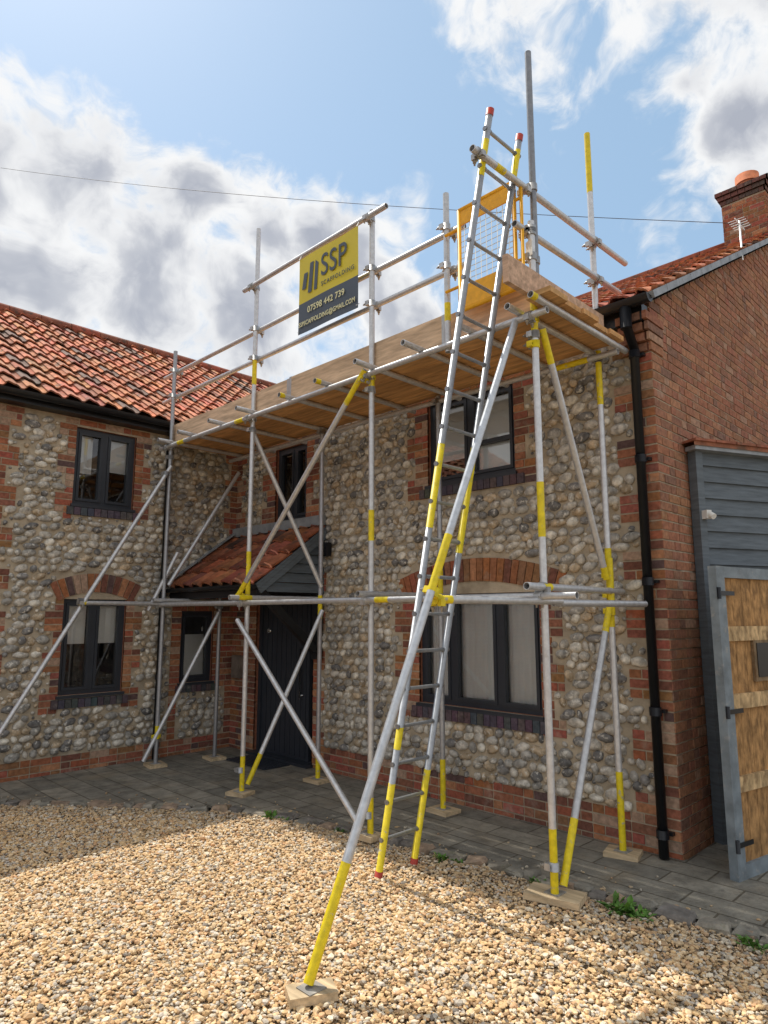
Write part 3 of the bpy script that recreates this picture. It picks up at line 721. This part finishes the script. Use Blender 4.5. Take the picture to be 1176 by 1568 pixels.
lad=MB()
L0=Vector((-3.43,3.38,.03));L1=Vector((-3.43,3.73,.03)); T0=Vector((-2.385,3.40,5.12)); T1=Vector((-2.385,3.75,5.12))
def stile(a,b,yel):
    d=(b-a); L=d.length; d/=L; cuts=sorted({0,L,*[y for s in yel for y in s]})
    for p,q in zip(cuts,cuts[1:]):
        isy=any(s[0]<(p+q)/2<s[1] for s in yel)
        cyl(lad,a+d*p,a+d*q,.0235+(.0004 if isy else 0),16,(.38,.40,.43),1 if isy else 0)
    cyl(lad,a-d*.02,a+d*.03,.0265,14,mat=2); cyl(lad,b-d*.03,b+d*.015,.0265,14,mat=2)
stile(L0,T0,[(.03,.62),(.85,1.0),(2.35,2.92),(4.75,5.0)]); stile(L1,T1,[(.03,.66),(2.2,2.95),(4.9,5.1)])
dd=(T0-L0).normalized(); LL=(T0-L0).length; s=.24
while s<LL-.1:
    cyl(lad,L0+dd*s-Vector((0,.03,0)),L1+dd*s+Vector((0,.03,0)),.0125,12,(.42,.44,.46)); 
    for P0 in (L0,L1): cyl(lad,P0+dd*s-Vector((0,.031,0)),P0+dd*s+Vector((0,.031,0)),.017,10,(.3,.31,.33))
    s+=.254
lad.obj('ladder',[M_galv,M_yel,M_red])
mb=MB(); g0x,g1x,gy=-2.98,-2.48,3.80; za,zb=4.02,4.84
for a,b in (((g0x,gy,za),(g0x,gy,zb)),((g1x,gy,za),(g1x,gy,zb)),((g0x,gy,za),(g1x,gy,za)),((g0x,gy,zb),(g1x,gy,zb))): cyl(mb,a,b,.016,12)
box(mb,g0x+.016,g1x-.016,gy-.006,gy+.006,za+.016,za+.19); box(mb,g0x+.016,g1x-.016,gy-.006,gy+.006,zb-.13,zb-.016)
cyl(mb,(g1x+.06,gy,za+.1),(g1x+.06,gy,zb-.05),.013,10); 
for z in (za+.2,zb-.15): cyl(mb,(g1x,gy,z),(g1x+.06,gy,z),.012,8); cyl(mb,(g0x-.14,gy,z),(g0x,gy,z),.012,8)
for k in range(1,10): x=g0x+(g1x-g0x)*k/10; cyl(mb,(x,gy,za+.19),(x,gy,zb-.13),.0028,6,mat=1)
for k in range(1,11): z=za+.19+(zb-.13-za-.19)*k/11; cyl(mb,(g0x,gy+.004,z),(g1x,gy+.004,z),.0028,6,mat=1)
mb.obj('ladder_safety_gate',[M_orange,M_white])
ban=empty('advertising_banner')
def bplane(x0,x1,z0,z1,mat,nm,y=3.775):
    nx,nz=24,10; vs=[];fs=[]
    for i in range(nx+1):
        for j in range(nz+1):
            x=x0+(x1-x0)*i/nx; z=z0+(z1-z0)*j/nz; vs.append((x,y+.004*math.sin(x*9+z*3),z))
    for i in range(nx):
        for j in range(nz): a=i*(nz+1)+j; fs.append((a,a+nz+1,a+nz+2,a+1))
    b=MB(); b.add(vs,fs,(1,1,1),0,True); return b.obj(nm,mat,ban)
bplane(-4.95,-4.10,4.73,5.20,M_banY,'yellow_panel'); bplane(-4.95,-4.10,4.42,4.73,M_banG,'slate_panel')
def text(body,x,z,size,mat,sx=1,y=3.764,off=0,sp=1):
    c=bpy.data.curves.new('t','FONT'); c.body=body; c.size=size; c.extrude=.0012; c.offset=size*off; c.space_character=sp
    o=bpy.data.objects.new('lettering',c); COL.objects.link(o); o.rotation_euler=(math.pi/2,0,0); o.location=(x,y,z); o.scale=(sx,1,1); c.materials.append(mat); o.parent=ban
text('SSP',-4.61,4.90,.31,M_banG,.80,off=.004,sp=1.06); text('SCAFFOLDING',-4.60,4.80,.060,M_banG,1.0,sp=1.22)
M_txt=mk('banner_print_pale',(.78,.76,.45),rough=.6,na=.05,bump=0)
text('07598 442 739',-4.80,4.60,.088,M_txt,.95,off=.012,sp=1.05); text('SSPSCAFFOLDING@GMAIL.COM',-4.93,4.485,.064,M_txt,.84,off=.012,sp=1.04)
mb=MB()
for k,(h0,h1) in enumerate(((4.86,5.02),(4.80,5.10))):
    x=-4.89+k*.09; mb.add([(x,3.766,h0),(x+.055,3.766,h0),(x+.085,3.766,h1),(x+.03,3.766,h1)],[(0,1,2,3)])
mb.add([(-4.71,3.766,4.80),(-4.665,3.766,4.80),(-4.645,3.766,5.06),(-4.69,3.766,5.10)],[(0,1,2,3)])
mb.obj('logo_bars',M_banG,ban)
mb=MB()
for x,z in ((-4.94,5.19),(-4.11,5.19),(-4.94,4.44),(-4.11,4.44)): cyl(mb,(x,3.765,z),(x,3.80,z+.07 if z>5 else z+.03),.004,6)
mb.obj('banner_ties',M_white,ban)
mb=MB(); a=Vector((-20.4,4.7,14.55)); b=Vector((-3.1,11.2,8.05)); pr=None
for i in range(25):
    t=i/24; p_=a.lerp(b,t)-Vector((0,0,4*.22*t*(1-t)))
    if pr is not None: cyl(mb,pr,p_,.0055,6,caps=False)
    pr=p_
mb.obj('overhead_cable',M_cable)

# ================================================================= sky & light
L=Vector((-1,.06,1.67)).normalized()
sun=bpy.data.lights.new('sun','SUN'); sun.energy=4.4; sun.angle=math.radians(.55); sun.color=(1,.94,.84)
so=bpy.data.objects.new('sun',sun); COL.objects.link(so); so.rotation_euler=L.to_track_quat('Z','Y').to_euler(); so.location=(0,0,20)
w=bpy.data.worlds.new('World'); scene.world=w; w.use_nodes=True; nt=w.node_tree; nt.nodes.clear()
out=N(nt,'ShaderNodeOutputWorld'); bg=N(nt,'ShaderNodeBackground'); nt.links.new(bg.outputs[0],out.inputs[0]); bg.inputs[1].default_value=.15
sky=N(nt,'ShaderNodeTexSky',sky_type='NISHITA'); sky.sun_disc=False; sky.sun_elevation=math.asin(L.z); sky.sun_rotation=math.atan2(L.x,L.y)
sky.air_density=1.0; sky.dust_density=1.0; sky.ozone_density=1.2
tc=N(nt,'ShaderNodeTexCoord'); D=tc.outputs['Generated']
# domain warp so the cloud lumps are not round
wn=N(nt,'ShaderNodeTexNoise'); wn.inputs['Scale'].default_value=5; wn.inputs['Detail'].default_value=3; nt.links.new(D,wn.inputs['Vector'])
ws=N(nt,'ShaderNodeVectorMath',operation='SUBTRACT'); nt.links.new(wn.outputs['Color'],ws.inputs[0]); ws.inputs[1].default_value=(.5,.5,.5)
wm_=N(nt,'ShaderNodeVectorMath',operation='SCALE'); nt.links.new(ws.outputs[0],wm_.inputs[0]); wm_.inputs['Scale'].default_value=.22
wa=N(nt,'ShaderNodeVectorMath',operation='ADD'); nt.links.new(D,wa.inputs[0]); nt.links.new(wm_.outputs[0],wa.inputs[1]); DW=wa.outputs[0]
def dirv(az,el):
    az=math.radians(az);el=math.radians(el); h=math.cos(el)
    dd_,rr_=h*math.cos(az),h*math.sin(az); return (KK*(rr_-dd_),KK*(rr_+dd_),math.sin(el))
blobs=[(-25,32,.14),(-17,31.5,.13),(-32,29.5,.13),(-10,29.5,.12),(-3.5,30.5,.10),(-22,26,.2),(-31,24,.2),(-13,23,.18),(3,26,.10),
 (17,48,.15),(26,46.5,.17),(34,45,.17),(9,50.5,.10),(30.5,34.5,.12),(34,29,.14),(25.5,38,.07),(41,36,.22),(-43,27,.2)]
cur=None
for az,el,rad in blobs:
    vd=N(nt,'ShaderNodeVectorMath',operation='DISTANCE'); nt.links.new(DW,vd.inputs[0]); vd.inputs[1].default_value=dirv(az,el)
    v=maprange(nt,vd.outputs['Value'],0,rad*1.3,.85,0)
    if cur is None: cur=v
    else:
        mx=N(nt,'ShaderNodeMath',operation='SMOOTH_MAX'); nt.links.new(cur,mx.inputs[0]); nt.links.new(v,mx.inputs[1]); mx.inputs[2].default_value=.12; cur=mx.outputs[0]
dt=N(nt,'ShaderNodeVectorMath',operation='DOT_PRODUCT'); nt.links.new(D,dt.inputs[0]); dt.inputs[1].default_value=dirv(0,25)
beh=maprange(nt,dt.outputs['Value'],.35,.75,.5,0,True)  # cloud cover behind the camera, out of view, added for more fill light
mx=N(nt,'ShaderNodeMath',operation='MAXIMUM'); nt.links.new(cur,mx.inputs[0]); nt.links.new(beh,mx.inputs[1]); cur=mx.outputs[0]
n1=noise(nt,D,5.5,4,.6); n2=noise(nt,DW,14,7,.62)
a1=N(nt,'ShaderNodeMath',operation='MULTIPLY_ADD'); nt.links.new(n1,a1.inputs[0]); a1.inputs[1].default_value=1.1; nt.links.new(cur,a1.inputs[2])
a2=N(nt,'ShaderNodeMath',operation='MULTIPLY_ADD'); nt.links.new(n2,a2.inputs[0]); a2.inputs[1].default_value=.9; nt.links.new(a1.outputs[0],a2.inputs[2])
dens=a2.outputs[0]
alpha=maprange(nt,dens,1.20,1.50,0,1,True)
thick=maprange(nt,dens,1.42,1.80,0,1,True)
nn=maprange(nt,n2,.35,.65,.22,-.22)
th2=N(nt,'ShaderNodeMath',operation='ADD',use_clamp=True); nt.links.new(thick,th2.inputs[0]); nt.links.new(nn,th2.inputs[1])
ccol=mixc(nt,th2.outputs[0],(6.3,6.35,6.4),(2.9,3.1,3.6))
skyc=mixc(nt,.5,sky.outputs[0],(3.1,4.7,6.1))
nt.links.new(mixc(nt,alpha,skyc,ccol),bg.inputs[0])

cam=bpy.data.cameras.new('camera'); co=bpy.data.objects.new('camera',cam); COL.objects.link(co)
co.location=(0,0,1.75); co.rotation_euler=(math.radians(98.7),0,math.radians(45))
cam.sensor_fit='VERTICAL'; cam.sensor_height=36; cam.sensor_width=27; cam.lens=1030/1568*36; cam.clip_start=.05; cam.clip_end=1000
scene.camera=co
scene.view_settings.view_transform='Standard'; scene.view_settings.look='None'; scene.view_settings.exposure=0
